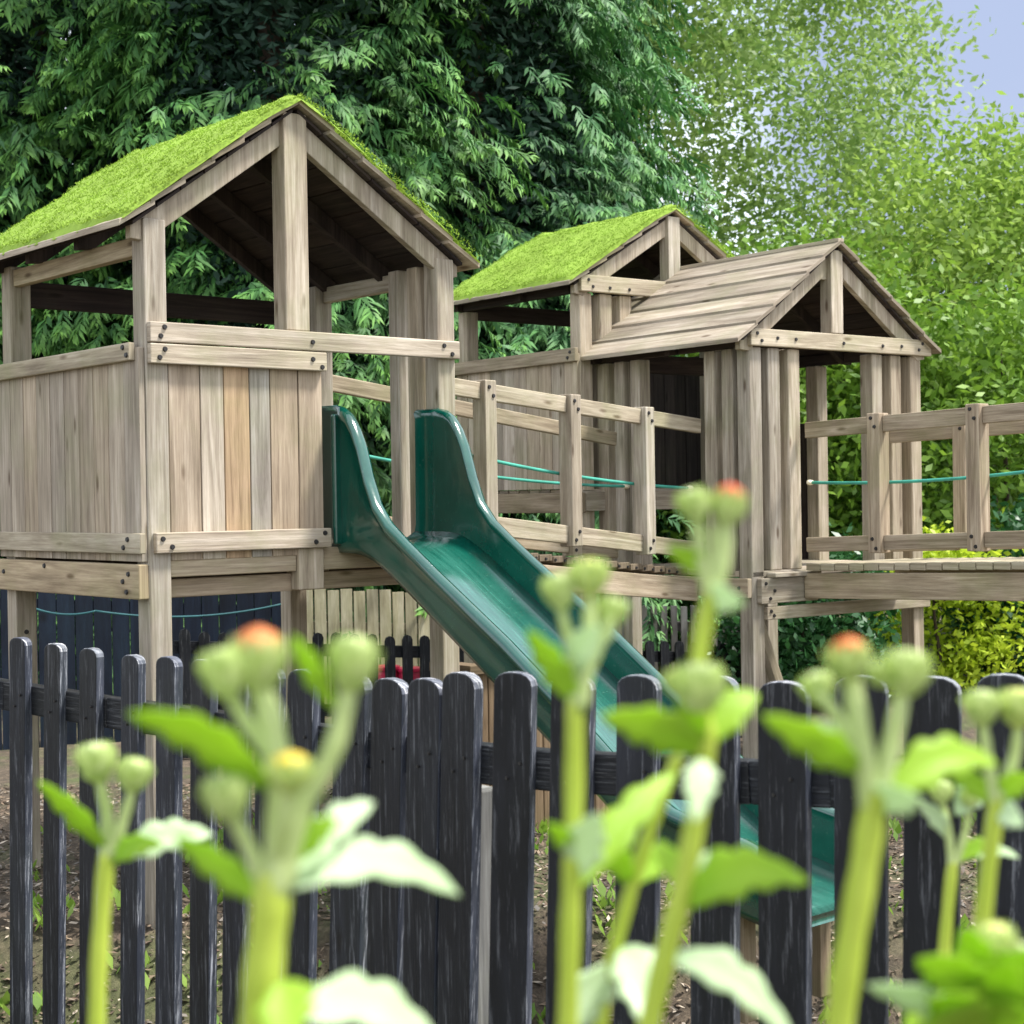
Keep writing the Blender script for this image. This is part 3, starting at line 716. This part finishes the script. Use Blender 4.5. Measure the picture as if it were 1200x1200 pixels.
def conifer(name, x, d, H, R, nb, mat, label, group='tall dark conifers behind the towers', z0=.3, seed=0, fan=.30, power=.75):
    p = at(x, 600, d); root = empty(name, (p.x, p.y, 0), 0, label, 'conifer tree', group)
    m = MB(); m.tube([(0, 0, -.1), (0, 0, H*.5), (0, 0, H)], [.2, .12, .02], 10); m.build('trunk', BARK, root, smooth=True)
    # drooping boughs, each carrying flat fans of leaflets
    Vs = []; UVs = []; cd = -F0
    for i in range(nb):
        z = z0+(H-z0)*random.random()**1.1; an = random.uniform(0, 2*math.pi)
        dirv = Vector((math.cos(an), math.sin(an), 0))
        if dirv.dot(cd) < -.45 and random.random() < .75: continue
        if noise.noise(Vector((dirv.x*1.7+x*.1, dirv.y*1.7, z*1.25))) < -.07: continue
        L = R*((1-(z-z0)/(H-z0))**power)*random.uniform(.72, 1.12)+.15
        nf = max(3, int(L/.16))
        base = Vector((0, 0, z)); rise = random.uniform(-.05, .25); droop = random.uniform(.25, .5)
        side = Vector((-dirv.y, dirv.x, 0))
        for k in range(nf):
            t = (k+random.random())/nf
            if t < .35: continue
            c = base+dirv*(L*t)+Vector((0, 0, L*(rise*t-droop*t*t)))+side*random.gauss(0, .10+.10*t)
            fd = (dirv*random.uniform(.5, 1)+side*random.uniform(-.9, .9)+Vector((0, 0, random.uniform(-1.15, -.15)))).normalized()
            nrm = (Vector((0, 0, 1))*random.uniform(.5, 1)+dirv*random.uniform(.0, .9)+side*random.gauss(0, .35)); sdv = fd.cross(nrm).normalized(); upv = sdv.cross(fd)
            FL = fan*random.uniform(.55, 1.3); nl = 9
            for j in range(nl):
                s = (j+.5)/nl; o = c+fd*(FL*s)-upv*(.10*FL*s*s)
                ll = FL*.46*math.sin(math.pi*min(1, .18+s*.82))**.7*random.uniform(.8, 1.15)
                for sg in (-1, 1):
                    if random.random() < .12: continue
                    ll2 = ll; ll = ll*random.uniform(.6, 1.35)
                    dv = (fd*random.uniform(.7, 1.3)+sdv*sg*random.uniform(.35, .95)+upv*random.uniform(-.5, .2)).normalized(); wv = upv.cross(dv).normalized()*(.009+.008*random.random())
                    e = o+dv*ll-upv*.03; mm = o+dv*(ll*.5)
                    Vs.append((o, mm+wv, e, mm-wv)); u = .15+.85*t*s
                    UVs.append(((u*.6, 0), (u*.8, 0), (u, 0), (u*.8, 0))); ll = ll2
    V = np.array([[tuple(a) for a in q] for q in Vs], dtype=np.float32)
    npmesh('crown', V, 4, mat, root, np.array(UVs))
    # inner leaves closing the heart of the tree, its shade put into their colour
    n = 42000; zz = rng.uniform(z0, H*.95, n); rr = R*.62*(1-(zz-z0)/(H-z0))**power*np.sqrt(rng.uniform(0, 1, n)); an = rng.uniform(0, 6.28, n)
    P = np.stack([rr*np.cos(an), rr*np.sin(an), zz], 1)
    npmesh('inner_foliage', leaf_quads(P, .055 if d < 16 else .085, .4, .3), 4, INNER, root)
    return root
CT = [(-190, 12.6, 10.5, 2.3, CONIF, 'dark conifer tree at the far left, mostly outside the picture, beside the left tower'),
      (60, 13.6, 11.5, 2.4, CONIF, 'dark conifer tree rising behind the left end of the left mossy roof'),
      (330, 12.8, 11.0, 2.4, CONIF, 'tall dark conifer tree directly behind the peak of the left mossy roof'),
      (560, 13.6, 11.0, 2.3, CONIF2, 'blue green conifer tree between the two mossy roofs'),
      (668, 15.2, 10.5, 1.75, CONIF2, 'blue green conifer tree behind the back mossy roof, next to the light leafy tree')]
CT += [(-60, 18.5, 12, 2.9, CONIF, 'dark conifer tree in the second row behind the far left tree'), (210, 17.8, 12.5, 2.9, CONIF, 'dark conifer tree in the second row, between the two tall front conifers'),
       (450, 18.2, 12, 2.9, CONIF, 'dark conifer tree in the second row behind the slide side of the left roof'), (600, 19, 12, 2.1, CONIF, 'dark conifer tree in the second row behind the back mossy roof')]
for k, (x, d, H, R, mt, lb) in enumerate(CT):
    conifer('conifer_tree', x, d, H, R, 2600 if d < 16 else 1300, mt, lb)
broadleaf('leafy_tree', 860, 17.5, 4.6, (0, 0, 5.2), (2.35, 2.2, 4.2), 1750, 38, .045, BIRCH, 'light green leafy tree with sky showing through, right of the back mossy roof', 'tree', .18, .17, 'light leafy trees behind the right tower', limbs=22)
broadleaf('leafy_tree', 1150, 15.5, 4.4, (0, 0, 2.5), (2.0, 1.8, 2.35), 1500, 40, .045, BIRCH2, 'yellow green leafy tree at the right edge below the patch of sky', 'tree', .26, .06, 'light leafy trees behind the right tower')
broadleaf('leafy_tree', 775, 20, 8.5, (0, 0, 8.6), (2.3, 1.9, 2.9), 700, 34, .055, BIRCH, 'leafy tree top high above the back mossy roof, beside the conifers', 'tree', .28, .0, 'light leafy trees behind the right tower')
broadleaf('leafy_tree', 975, 21, 6.5, (0, 0, 6.2), (2.0, 1.8, 4.2), 330, 26, .06, BIRCH, 'pale leafy tree farther back against the sky in the upper right', 'tree', .30, .2, 'light leafy trees behind the right tower')
broadleaf('leafy_bush', 950, 13.5, 3.6, (0, 0, 1.9), (1.5, 1.2, 1.7), 700, 34, .045, BUSH, 'mid green leafy bush seen through the plank roofed tower', 'bush', .2, 0, 'bushes behind the right tower')
broadleaf('leafy_bush', 1185, 12.8, 3.0, (0, 0, 1.5), (1.3, 1.1, 1.5), 600, 34, .045, BUSH, 'mid green leafy bush behind the railings at the right edge', 'bush', .2, 0, 'bushes behind the right tower')
broadleaf('leafy_bush', 940, 10.8, 1.3, (0, 0, .55), (.62, .5, .62), 260, 30, .035, DKLEAF, 'dark green glossy leaved bush below the floor of the plank roofed tower', 'bush', .12, 0, 'bushes behind the right tower', limbs=5)
broadleaf('golden_shrub', 1095, 11.2, 1.3, (0, 0, .5), (.62, .5, .60), 330, 36, .030, GOLD, 'bright yellow green shrub below the right bridge', 'shrub', .13, .12, limbs=5)
broadleaf('leafy_bush', 1215, 11.6, 1.5, (0, 0, .6), (.5, .5, .7), 220, 30, .04, DKLEAF, 'dark green bush low at the right edge beside the golden shrub', 'bush', .13, 0, 'bushes behind the right tower', limbs=5)
# far mass of trees closing the horizon
def far_wood():
    Pn = []
    for k in range(1500):
        x = random.uniform(-1500, 1900); d = random.uniform(24, 32); q = at(x, 600, d); z = random.uniform(0, 1)**.8*(4.2+1.2*noise.noise(Vector((x*.006, 0, 0))))
        Pn.append((q.x, q.y, z))
    P = np.repeat(np.array(Pn), 26, 0); P = P+rng.normal(size=P.shape)*.45; P = P[P[:, 2] > .05]
    o = npmesh('far_wood', leaf_quads(P, .15, .6), 4, BUSH); tag(o, 'far off mass of green trees closing the view', 'trees', kind='stuff')
far_wood()

# ------------------------------------------------------------------ litter and weeds on the ground
def litter():
    n = 42000; x = rng.uniform(-60, 1260, n); d = 3.4+(8.2-3.4)*rng.uniform(0, 1, n)**.9
    V = np.zeros((n, 4, 3), dtype=np.float32); k = 0
    for i in range(n):
        p = at(x[i], 600, d[i]); z = gz(p.x, p.y)+random.uniform(.002, .02); a = random.uniform(0, 6.28); l = random.uniform(.005, .012)+.016*random.random()**4; w = l*random.uniform(.25, .6)
        u = Vector((math.cos(a), math.sin(a), random.uniform(-.5, .5)))*l; v = Vector((-math.sin(a), math.cos(a), random.uniform(-.4, .4)))*w; c = Vector((p.x, p.y, z))
        V[i] = [c-u, c+v, c+u, c-v]
    tag(npmesh('bark_chips', V, 4, CHIPS), 'brown bark chips and leaf litter on the ground behind the picket fence', 'bark chips', kind='stuff')
    Q = []
    for i in range(210):
        xx = random.uniform(-60, 1260); dd = random.uniform(3.7, 7.5); p = at(xx, 600, dd)
        for j in range(random.randint(8, 26)):
            a = random.uniform(0, 6.28); l = random.uniform(.02, .07); c = Vector((p.x+random.gauss(0, .05), p.y+random.gauss(0, .05), gz(p.x, p.y)))
            u = Vector((math.cos(a)*l*.6, math.sin(a)*l*.6, l)); v = Vector((-math.sin(a), math.cos(a), 0))*l*.25
            Q.append([c, c+u*.5+v, c+u, c+u*.5-v])
    tag(npmesh('weeds', np.array([[tuple(a) for a in q] for q in Q]), 4, WEED), 'small green weeds sprouting from the bark chips', 'weeds', kind='stuff')
litter()

# ------------------------------------------------------------------ flowers in the foreground
def leaf_obj(a, b, w, mat, parent, curl=.25, name='leaf', teeth=5, roll=.0):
    "serrated lance leaf from a to b (local points), half width w"
    a, b = Vector(a), Vector(b); d = b-a; L = d.length; dn = d.normalized()
    side = dn.cross(-FW).normalized(); side = (side*math.cos(roll)+(-FW)*math.sin(roll)).normalized(); nn = side.cross(dn).normalized()
    m = MB(); ns = 22; prev = None
    for i in range(ns+1):
        t = i/ns; prof = math.sin(math.pi*t**.8)**.8 if 0 < t < 1 else .0
        prof = max(prof, .10*(1-t)); tooth = 1+(.42*abs(math.sin(t*math.pi*(teeth-1)))-.1)*(1 if t > .3 else 0)
        hw = w*prof*tooth; c = a+d*t + UP*(curl*L*math.sin(math.pi*t)*.5) - UP*(curl*L*.25*t*t)
        fold = .22*hw
        row = [c-side*hw+nn*fold, c-side*hw*.5+nn*fold*.35, c, c+side*hw*.5+nn*fold*.35, c+side*hw+nn*fold]
        k = len(m.v); m.v += [tuple(v) for v in row]
        if prev is not None:
            for j in range(4): m.face([prev+j, prev+j+1, k+j+1, k+j], [(0, 0)]*4, (1, 1, 1))
        prev = k
    o = m.build(name, mat, parent, smooth=True)
    sm = o.modifiers.new('thick', 'SOLIDIFY'); sm.thickness = .0006
    return o
def bud(c, rx, ry, parent, kind='green', axis=None):
    "flower bud: calyx cup of overlapping bracts, petals showing at the top"
    c = Vector(c); ax = (axis or UP).normalized(); x = ax.orthogonal().normalized(); y = ax.cross(x)
    m = MB(); n = 18; prof = [(.0, -1.0), (.35, -.95), (.72, -.7), (.95, -.3), (1.0, .05), (.93, .4), (.74, .7), (.42, .88), (0.02, .93)]
    for r, h in prof:
        for i in range(n):
            an = 2*math.pi*i/n; rr = r*rx*(1+.04*math.sin(an*5)); m.v.append(tuple(c+(x*math.cos(an)+y*math.sin(an))*rr+ax*h*ry))
    for k in range(len(prof)-1):
        for i in range(n):
            j = (i+1) % n; m.face([k*n+i, k*n+j, k*n+n+j, k*n+n+i], [(0, 0)]*4, (1, 1, 1))
    base = m.build('flower_bud', {'yellow': BUDY, 'lime': BUDY}.get(kind, BUD), parent, smooth=True)
    br = MB()
    for ring, (h0, r0, up) in enumerate([(-.75, .70, .55), (-.4, .93, .6), (-.05, 1.03, .62), (.3, .98, .6)]):
        for i in range(11):
            an = 2*math.pi*(i+.5*ring)/11; ra = x*math.cos(an)+y*math.sin(an); ta = ax.cross(ra)
            p = c+ra*(r0*rx*1.0)+ax*(h0*ry); q = c+ra*(r0*rx*((1.30 if i % 2 else 1.18) if ring < 3 else .95))+ax*((h0+up)*ry); w = rx*.26
            k = len(br.v); mid = (p+q)/2+ra*rx*.08
            br.v += [tuple(v) for v in (p-ta*w*.7, p+ta*w*.7, mid+ta*w, q+ta*w*.3, q-ta*w*.3, mid-ta*w)]
            br.face([k, k+1, k+2, k+5], [(0, 0)]*4, (1, 1, 1)); br.face([k+5, k+2, k+3, k+4], [(0, 0)]*4, (1, 1, 1))
    br.build('bracts', BRACT, base, smooth=True)
    if kind not in ('green', 'lime'):
        pt = MB(); pm = {'orange': PETO, 'red': PETR, 'yellow': PETY}[kind]
        for ring in range(4):
            for i in range(16):
                an = 2*math.pi*(i+.5*ring)/16; ra = x*math.cos(an)+y*math.sin(an); ta = ax.cross(ra); f = 1-.24*ring
                p = c+ra*(.92*f*rx)+ax*(.35*ry+.12*ring*ry); q = c+ra*(.62*f*rx)+ax*(1.02*ry+.06*ring*ry); w = rx*.16; mid = (p+q)/2+ra*rx*.12
                k = len(pt.v); pt.v += [tuple(v) for v in (p-ta*w, p+ta*w, mid+ta*w, q+ta*w*.5, q-ta*w*.5, mid-ta*w)]
                pt.face([k, k+1, k+2, k+5], [(0, 0)]*4, (1, 1, 1)); pt.face([k+5, k+2, k+3, k+4], [(0, 0)]*4, (1, 1, 1))
        pt.build('petals', pm, base, smooth=True)
    return base
def plant(d, label, stems, buds, leaves):
    """stems: [(list of (x,y,dd)), width px0, px1, kind]; buds: (x,y,w,h,kind,dd,(axis)); leaves: (x0,y0,x1,y1,w,pale,dd0,dd1)"""
    x0, y0 = stems[0][0][0][:2]; g = at(x0, y0, d); base = Vector((g.x, g.y, 0))
    root = empty('flowering_plant', base, 0, label, 'plant', 'budding flower plants in front of the picket fence')
    k = d/FPX
    for si, (pts, w0, w1, kd) in enumerate(stems):
        P = [at(p[0], p[1], d+(p[2] if len(p) > 2 else 0)) for p in pts]
        if si == 0 or kd == 'ground':      # run the main stem down to the soil
            pass
        n = len(P); 
        # smooth the polyline
        Q = []
        for i in range(n-1):
            p0, p1, p2, p3 = P[max(i-1, 0)], P[i], P[i+1], P[min(i+2, n-1)]
            for j in range(5):
                t = j/5; Q.append(.5*((2*p1)+(p2-p0)*t+(2*p0-5*p1+4*p2-p3)*t*t+(3*p1-p0-3*p2+p3)*t**3))
        Q.append(P[-1])
        if si == 0 or kd == 'ground':
            f = Q[0]; Q = [Vector((f.x, f.y, f.z*j/12)) for j in range(12)] + Q
        r = [(w0+(w1-w0)*i/(len(Q)-1))*k*.5 for i in range(len(Q))]
        dq = (Q[-1]-Q[-2]).normalized()
        for j in (1, 2, 3): Q.append(Q[-1]+dq*r[-1]*(.45, .35, .2)[j-1]); r.append(r[-1]*(.92, .75, .35)[j-1])
        m = MB(); m.tube([q-base for q in Q], [a*.78*(1+.06*math.sin(ii*1.9)) for ii, a in enumerate(r)], 10); m.build('stem', NECK if kd == 'neck' else STEM, root, smooth=True)
    for b in buds:
        x, y, w, h, kind, dd = b[:6]; ax = (UP+RT*b[6]) if len(b) > 6 else UP
        bud(at(x, y, d+dd)-base, w*k*.41, h*k*.46, root, kind, ax)
    for l in leaves:
        xa, ya, xb, yb, w, pale, da, db = l[:8]; cu = l[8] if len(l) > 8 else .2; ro = l[9] if len(l) > 9 else .5
        leaf_obj(at(xa, ya, d+da)-base, at(xb, yb, d+db)-base, w*k*.5, LEAFP if pale else LEAFG, root, cu, roll=ro)
plant(1.10, 'slim plant with two green buds at the far left in front of the black pickets',
      [([(112, 1260), (116, 1130), (124, 1010)], 27, 25, 'main'), ([(124, 1015), (126, 960, .005), (117, 915)], 24, 15, 'neck'), ([(128, 1005), (143, 965), (154, 930)], 20, 14, 'neck')],
      [(113, 893, 48, 54, 'green', 0, -.1), (157, 908, 44, 46, 'green', 0, .2)],
      [(124, 995, 44, 912, 30, 0, 0, -.03, .1), (132, 1005, 250, 973, 34, 1, 0, .03, .15), (126, 1012, 190, 985, 24, 0, 0, -.02)])
plant(.75, 'large plant with orange topped bud and yellow bud, left of centre, nearest the camera',
      [([(298, 1290), (308, 1150), (320, 1040)], 68, 56, 'main'), ([(322, 1050), (330, 940), (318, 850), (305, 805)], 50, 34, 'neck'), ([(330, 1040), (352, 950), (390, 880), (408, 810)], 38, 27, 'neck'),
       ([(315, 1050), (295, 1000), (270, 950)], 30, 20, 'neck'), ([(326, 1000, -.02), (335, 960, -.03), (340, 925, -.035)], 26, 18, 'neck'), ([(315, 880), (285, 840), (264, 800)], 26, 18, 'neck')],
      [(302, 777, 76, 78, 'orange', 0), (262, 788, 56, 66, 'green', -.01, -.2), (413, 778, 62, 78, 'green', 0, .15), (265, 934, 58, 62, 'green', -.01, -.15), (340, 908, 58, 46, 'yellow', -.04)],
      [(318, 925, 150, 826, 56, 0, 0, -.05, .18, .6), (335, 1030, 438, 936, 52, 1, 0, .05, .1, .9), (330, 1042, 540, 1034, 58, 1, 0, .07, .25, 1.0), (318, 1060, 203, 978, 44, 0, 0, .04, .05),
       (392, 830, 342, 742, 34, 0, 0, -.01, .1, .7), (330, 1150, 340, 1230, 60, 0, -.02, -.04, .1), (312, 1195, 520, 1215, 72, 1, -.02, .05, .25, 1.1), (345, 1010, 395, 955, 30, 0, 0, .0)])
plant(.86, 'upright plant with three green buds in front of the slide, middle of the picture',
      [([(664, 1290), (668, 1100), (672, 980), (674, 830)], 36, 28, 'main'), ([(675, 840), (668, 760), (657, 712)], 20, 14, 'neck'), ([(678, 830), (690, 760), (690, 695)], 30, 18, 'neck'), ([(680, 810), (700, 765), (714, 730)], 18, 13, 'neck')],
      [(656, 693, 42, 50, 'green', 0, -.2), (691, 676, 48, 50, 'lime', 0), (716, 716, 40, 42, 'green', .01, .3)],
      [(676, 825, 618, 736, 34, 0, 0, -.02, .08), (690, 775, 738, 700, 26, 1, 0, .03), (674, 1010, 640, 960, 22, 0, 0, -.03), (676, 1040, 792, 900, 40, 0, 0, .06, .1), (676, 1030, 700, 950, 44, 1, 0, -.03, .1), (672, 790, 700, 730, 34, 1, 0, -.02)])
plant(.95, 'thin leaning stem between the two tall budding plants in front of the slide',
      [([(690, 1290), (712, 1150), (740, 1040), (770, 950), (795, 885)], 26, 20, 'main'), ([(795, 890), (806, 860), (812, 838)], 18, 13, 'neck')],
      [(813, 822, 40, 40, 'green', 0)],
      [(742, 1040, 690, 975, 34, 0, 0, -.03), (742, 1035, 800, 1000, 30, 0, 0, .05), (720, 1130, 650, 1230, 50, 1, 0, -.03), (730, 1110, 760, 1200, 50, 1, 0, -.05)])
plant(.82, 'tallest plant with a red orange flower opening above the right tower leg',
      [([(742, 1290), (772, 1150), (800, 1040), (822, 920), (828, 860)], 40, 30, 'main'), ([(828, 870), (818, 780), (835, 690)], 30, 26, 'main2'), ([(832, 700), (822, 650), (818, 610)], 22, 20, 'neck'),
       ([(835, 700), (848, 655), (851, 615)], 26, 20, 'neck'), ([(836, 695), (838, 650), (836, 620)], 20, 14, 'neck')],
      [(813, 592, 40, 46, 'green', -.005, -.3), (853, 594, 48, 50, 'red', 0, .15), (820, 805, 62, 66, 'green', -.02), (795, 800, 36, 40, 'lime', -.01, -.3)],
      [(832, 680, 782, 638, 24, 0, 0, .0), (836, 715, 872, 700, 34, 1, 0, -.03, .3), (826, 880, 704, 834, 50, 0, 0, -.05, .1), (830, 870, 888, 808, 38, 0, 0, .02), (822, 880, 800, 800, 30, 0, .0, -.02), (822, 890, 815, 960, 40, 1, -.01, -.03),
       (800, 1062, 948, 1020, 50, 0, 0, -.04, .3), (805, 1055, 872, 1012, 40, 1, 0, .03, .3), (780, 1120, 935, 1215, 50, 1, 0, .05, .2, .9), (800, 1050, 770, 980, 26, 0, 0, .03)])
plant(.80, 'plant with one orange bud and one pale green bud, right of the tower leg',
      [([(975, 1290), (990, 1150), (1012, 1020), (1024, 935)], 46, 42, 'main'), ([(1022, 950), (1010, 870), (998, 795)], 38, 28, 'neck'), ([(1028, 940), (1045, 870), (1058, 810)], 32, 24, 'neck'), ([(1012, 890), (985, 845), (962, 815)], 24, 16, 'neck')],
      [(995, 775, 56, 52, 'orange', -.01, -.1), (1061, 788, 62, 64, 'green', 0, .1), (958, 806, 44, 44, 'green', .02, -.3), (1030, 790, 30, 34, 'green', .03)],
      [(1012, 905, 893, 836, 42, 0, 0, -.04, .05), (1028, 945, 1170, 882, 46, 0, 0, .03, .3), (1030, 950, 1078, 930, 40, 1, 0, -.03), (1000, 880, 930, 850, 26, 1, 0, .03)])
plant(1.0, 'plant with two rounded buds near the right edge',
      [([(1130, 1290), (1150, 1090), (1168, 940)], 30, 24, 'main'), ([(1168, 945), (1158, 890), (1152, 850)], 20, 15, 'neck'), ([(1170, 940), (1188, 890), (1194, 850)], 20, 15, 'neck')],
      [(1150, 829, 46, 48, 'green', 0), (1194, 829, 52, 52, 'lime', 0)],
      [(1168, 945, 1110, 900, 26, 0, 0, .02), (1168, 940, 1215, 905, 26, 0, 0, -.02), (1166, 950, 1200, 965, 30, 1, 0, -.02)])
plant(1.3, 'smaller plant with tiny buds farther back near the right edge',
      [([(1095, 1290), (1106, 1120), (1116, 1015)], 21, 17, 'main'), ([(1116, 1020), (1112, 975), (1104, 940)], 14, 10, 'neck'), ([(1118, 1015), (1130, 980), (1136, 950)], 13, 10, 'neck')],
      [(1103, 928, 30, 30, 'green', 0), (1138, 936, 26, 28, 'green', 0)],
      [(1114, 985, 1076, 935, 18, 1, 0, 0), (1120, 955, 1160, 915, 30, 1, 0, .0, .3), (1118, 1010, 1170, 985, 18, 0, 0, 0), (1118, 1010, 1195, 1000, 16, 1, 0, .04)])
plant(.85, 'bushy plant with yellow green leaves filling the bottom right corner',
      [([(1150, 1300), (1152, 1230), (1158, 1150)], 30, 24, 'main')],
      [(1166, 1104, 52, 52, 'lime', 0), (1130, 1130, 34, 36, 'green', .01, -.3), (1195, 1120, 36, 36, 'green', .01, .3)],
      [(1155, 1190, 1075, 1115, 56, 0, 0, -.04), (1155, 1190, 1230, 1110, 56, 0, 0, -.03), (1150, 1210, 1015, 1150, 40, 1, 0, -.03, .1), (1155, 1180, 1130, 1080, 40, 0, 0, -.02), (1155, 1220, 1060, 1205, 66, 0, 0, -.05), (1155, 1220, 1240, 1190, 66, 0, 0, -.05),
       (1150, 1230, 1090, 1160, 60, 0, 0, -.06), (1158, 1200, 1180, 1120, 50, 0, 0, -.05), (1060, 1215, 1110, 1170, 40, 0, 0, .02)])

# ------------------------------------------------------------------ light
sd = Vector((.36, -.34, .87)).normalized()
el = math.asin(sd.z); az = math.atan2(sd.x, sd.y)
w = bpy.data.worlds.new('World'); S.world = w; w.use_nodes = True; nt = w.node_tree; bg = nt.nodes['Background']
sky = nt.nodes.new('ShaderNodeTexSky'); sky.sky_type = 'NISHITA'; sky.sun_disc = False; sky.sun_elevation = el; sky.sun_rotation = az
sky.air_density = 1.0; sky.dust_density = 1.5
tc = nt.nodes.new('ShaderNodeTexCoord'); mp = nt.nodes.new('ShaderNodeMapping'); mp.inputs['Scale'].default_value = (1.6, 1.6, 4)
nt.links.new(tc.outputs['Generated'], mp.inputs[0])
cn = N(nt, 'ShaderNodeTexNoise', Scale=1.6, Detail=8, Roughness=.55); nt.links.new(mp.outputs[0], cn.inputs['Vector'])
cf = ramp(nt, cn.outputs['Fac'], [(.36, (.35, .35, .35)), (.56, (.95, .95, .95))])
cm = mix(nt, cf, sky.outputs[0], (7.2, 7.5, 8.0))
# a lavender grey bank of cloud low in the sky beyond the right hand trees
vd = (at(1200, 60, 1)-CAM).normalized()
dt = N(nt, 'ShaderNodeVectorMath', operation='DOT_PRODUCT'); nt.links.new(tc.outputs['Generated'], dt.inputs[0]); dt.inputs[1].default_value = vd
sm = N(nt, 'ShaderNodeMath', operation='MULTIPLY_ADD'); nt.links.new(cn.outputs['Fac'], sm.inputs[0]); sm.inputs[1].default_value = .02; nt.links.new(dt.outputs['Value'], sm.inputs[2])
bk = ramp(nt, sm.outputs[0], [(.992, (0, 0, 0)), (1.0, (.95, .95, .95))])
cm = mix(nt, bk, cm, (1.8, 2.15, 3.1))
nt.links.new(cm, bg.inputs[0]); bg.inputs[1].default_value = .13
sl = bpy.data.lights.new('sun', 'SUN'); sl.energy = 3.5; sl.angle = math.radians(10); sl.color = (1, .965, .91)
so = bpy.data.objects.new('sun', sl); COL.objects.link(so); so.rotation_euler = sd.to_track_quat('Z', 'Y').to_euler(); so.location = (0, 0, 20)
S.view_settings.view_transform = 'Standard'; S.view_settings.look = 'None'; S.view_settings.exposure = 1.02; S.view_settings.gamma = 1
S.render.engine = 'CYCLES'
S.cycles.max_bounces = 8; S.cycles.transparent_max_bounces = 8
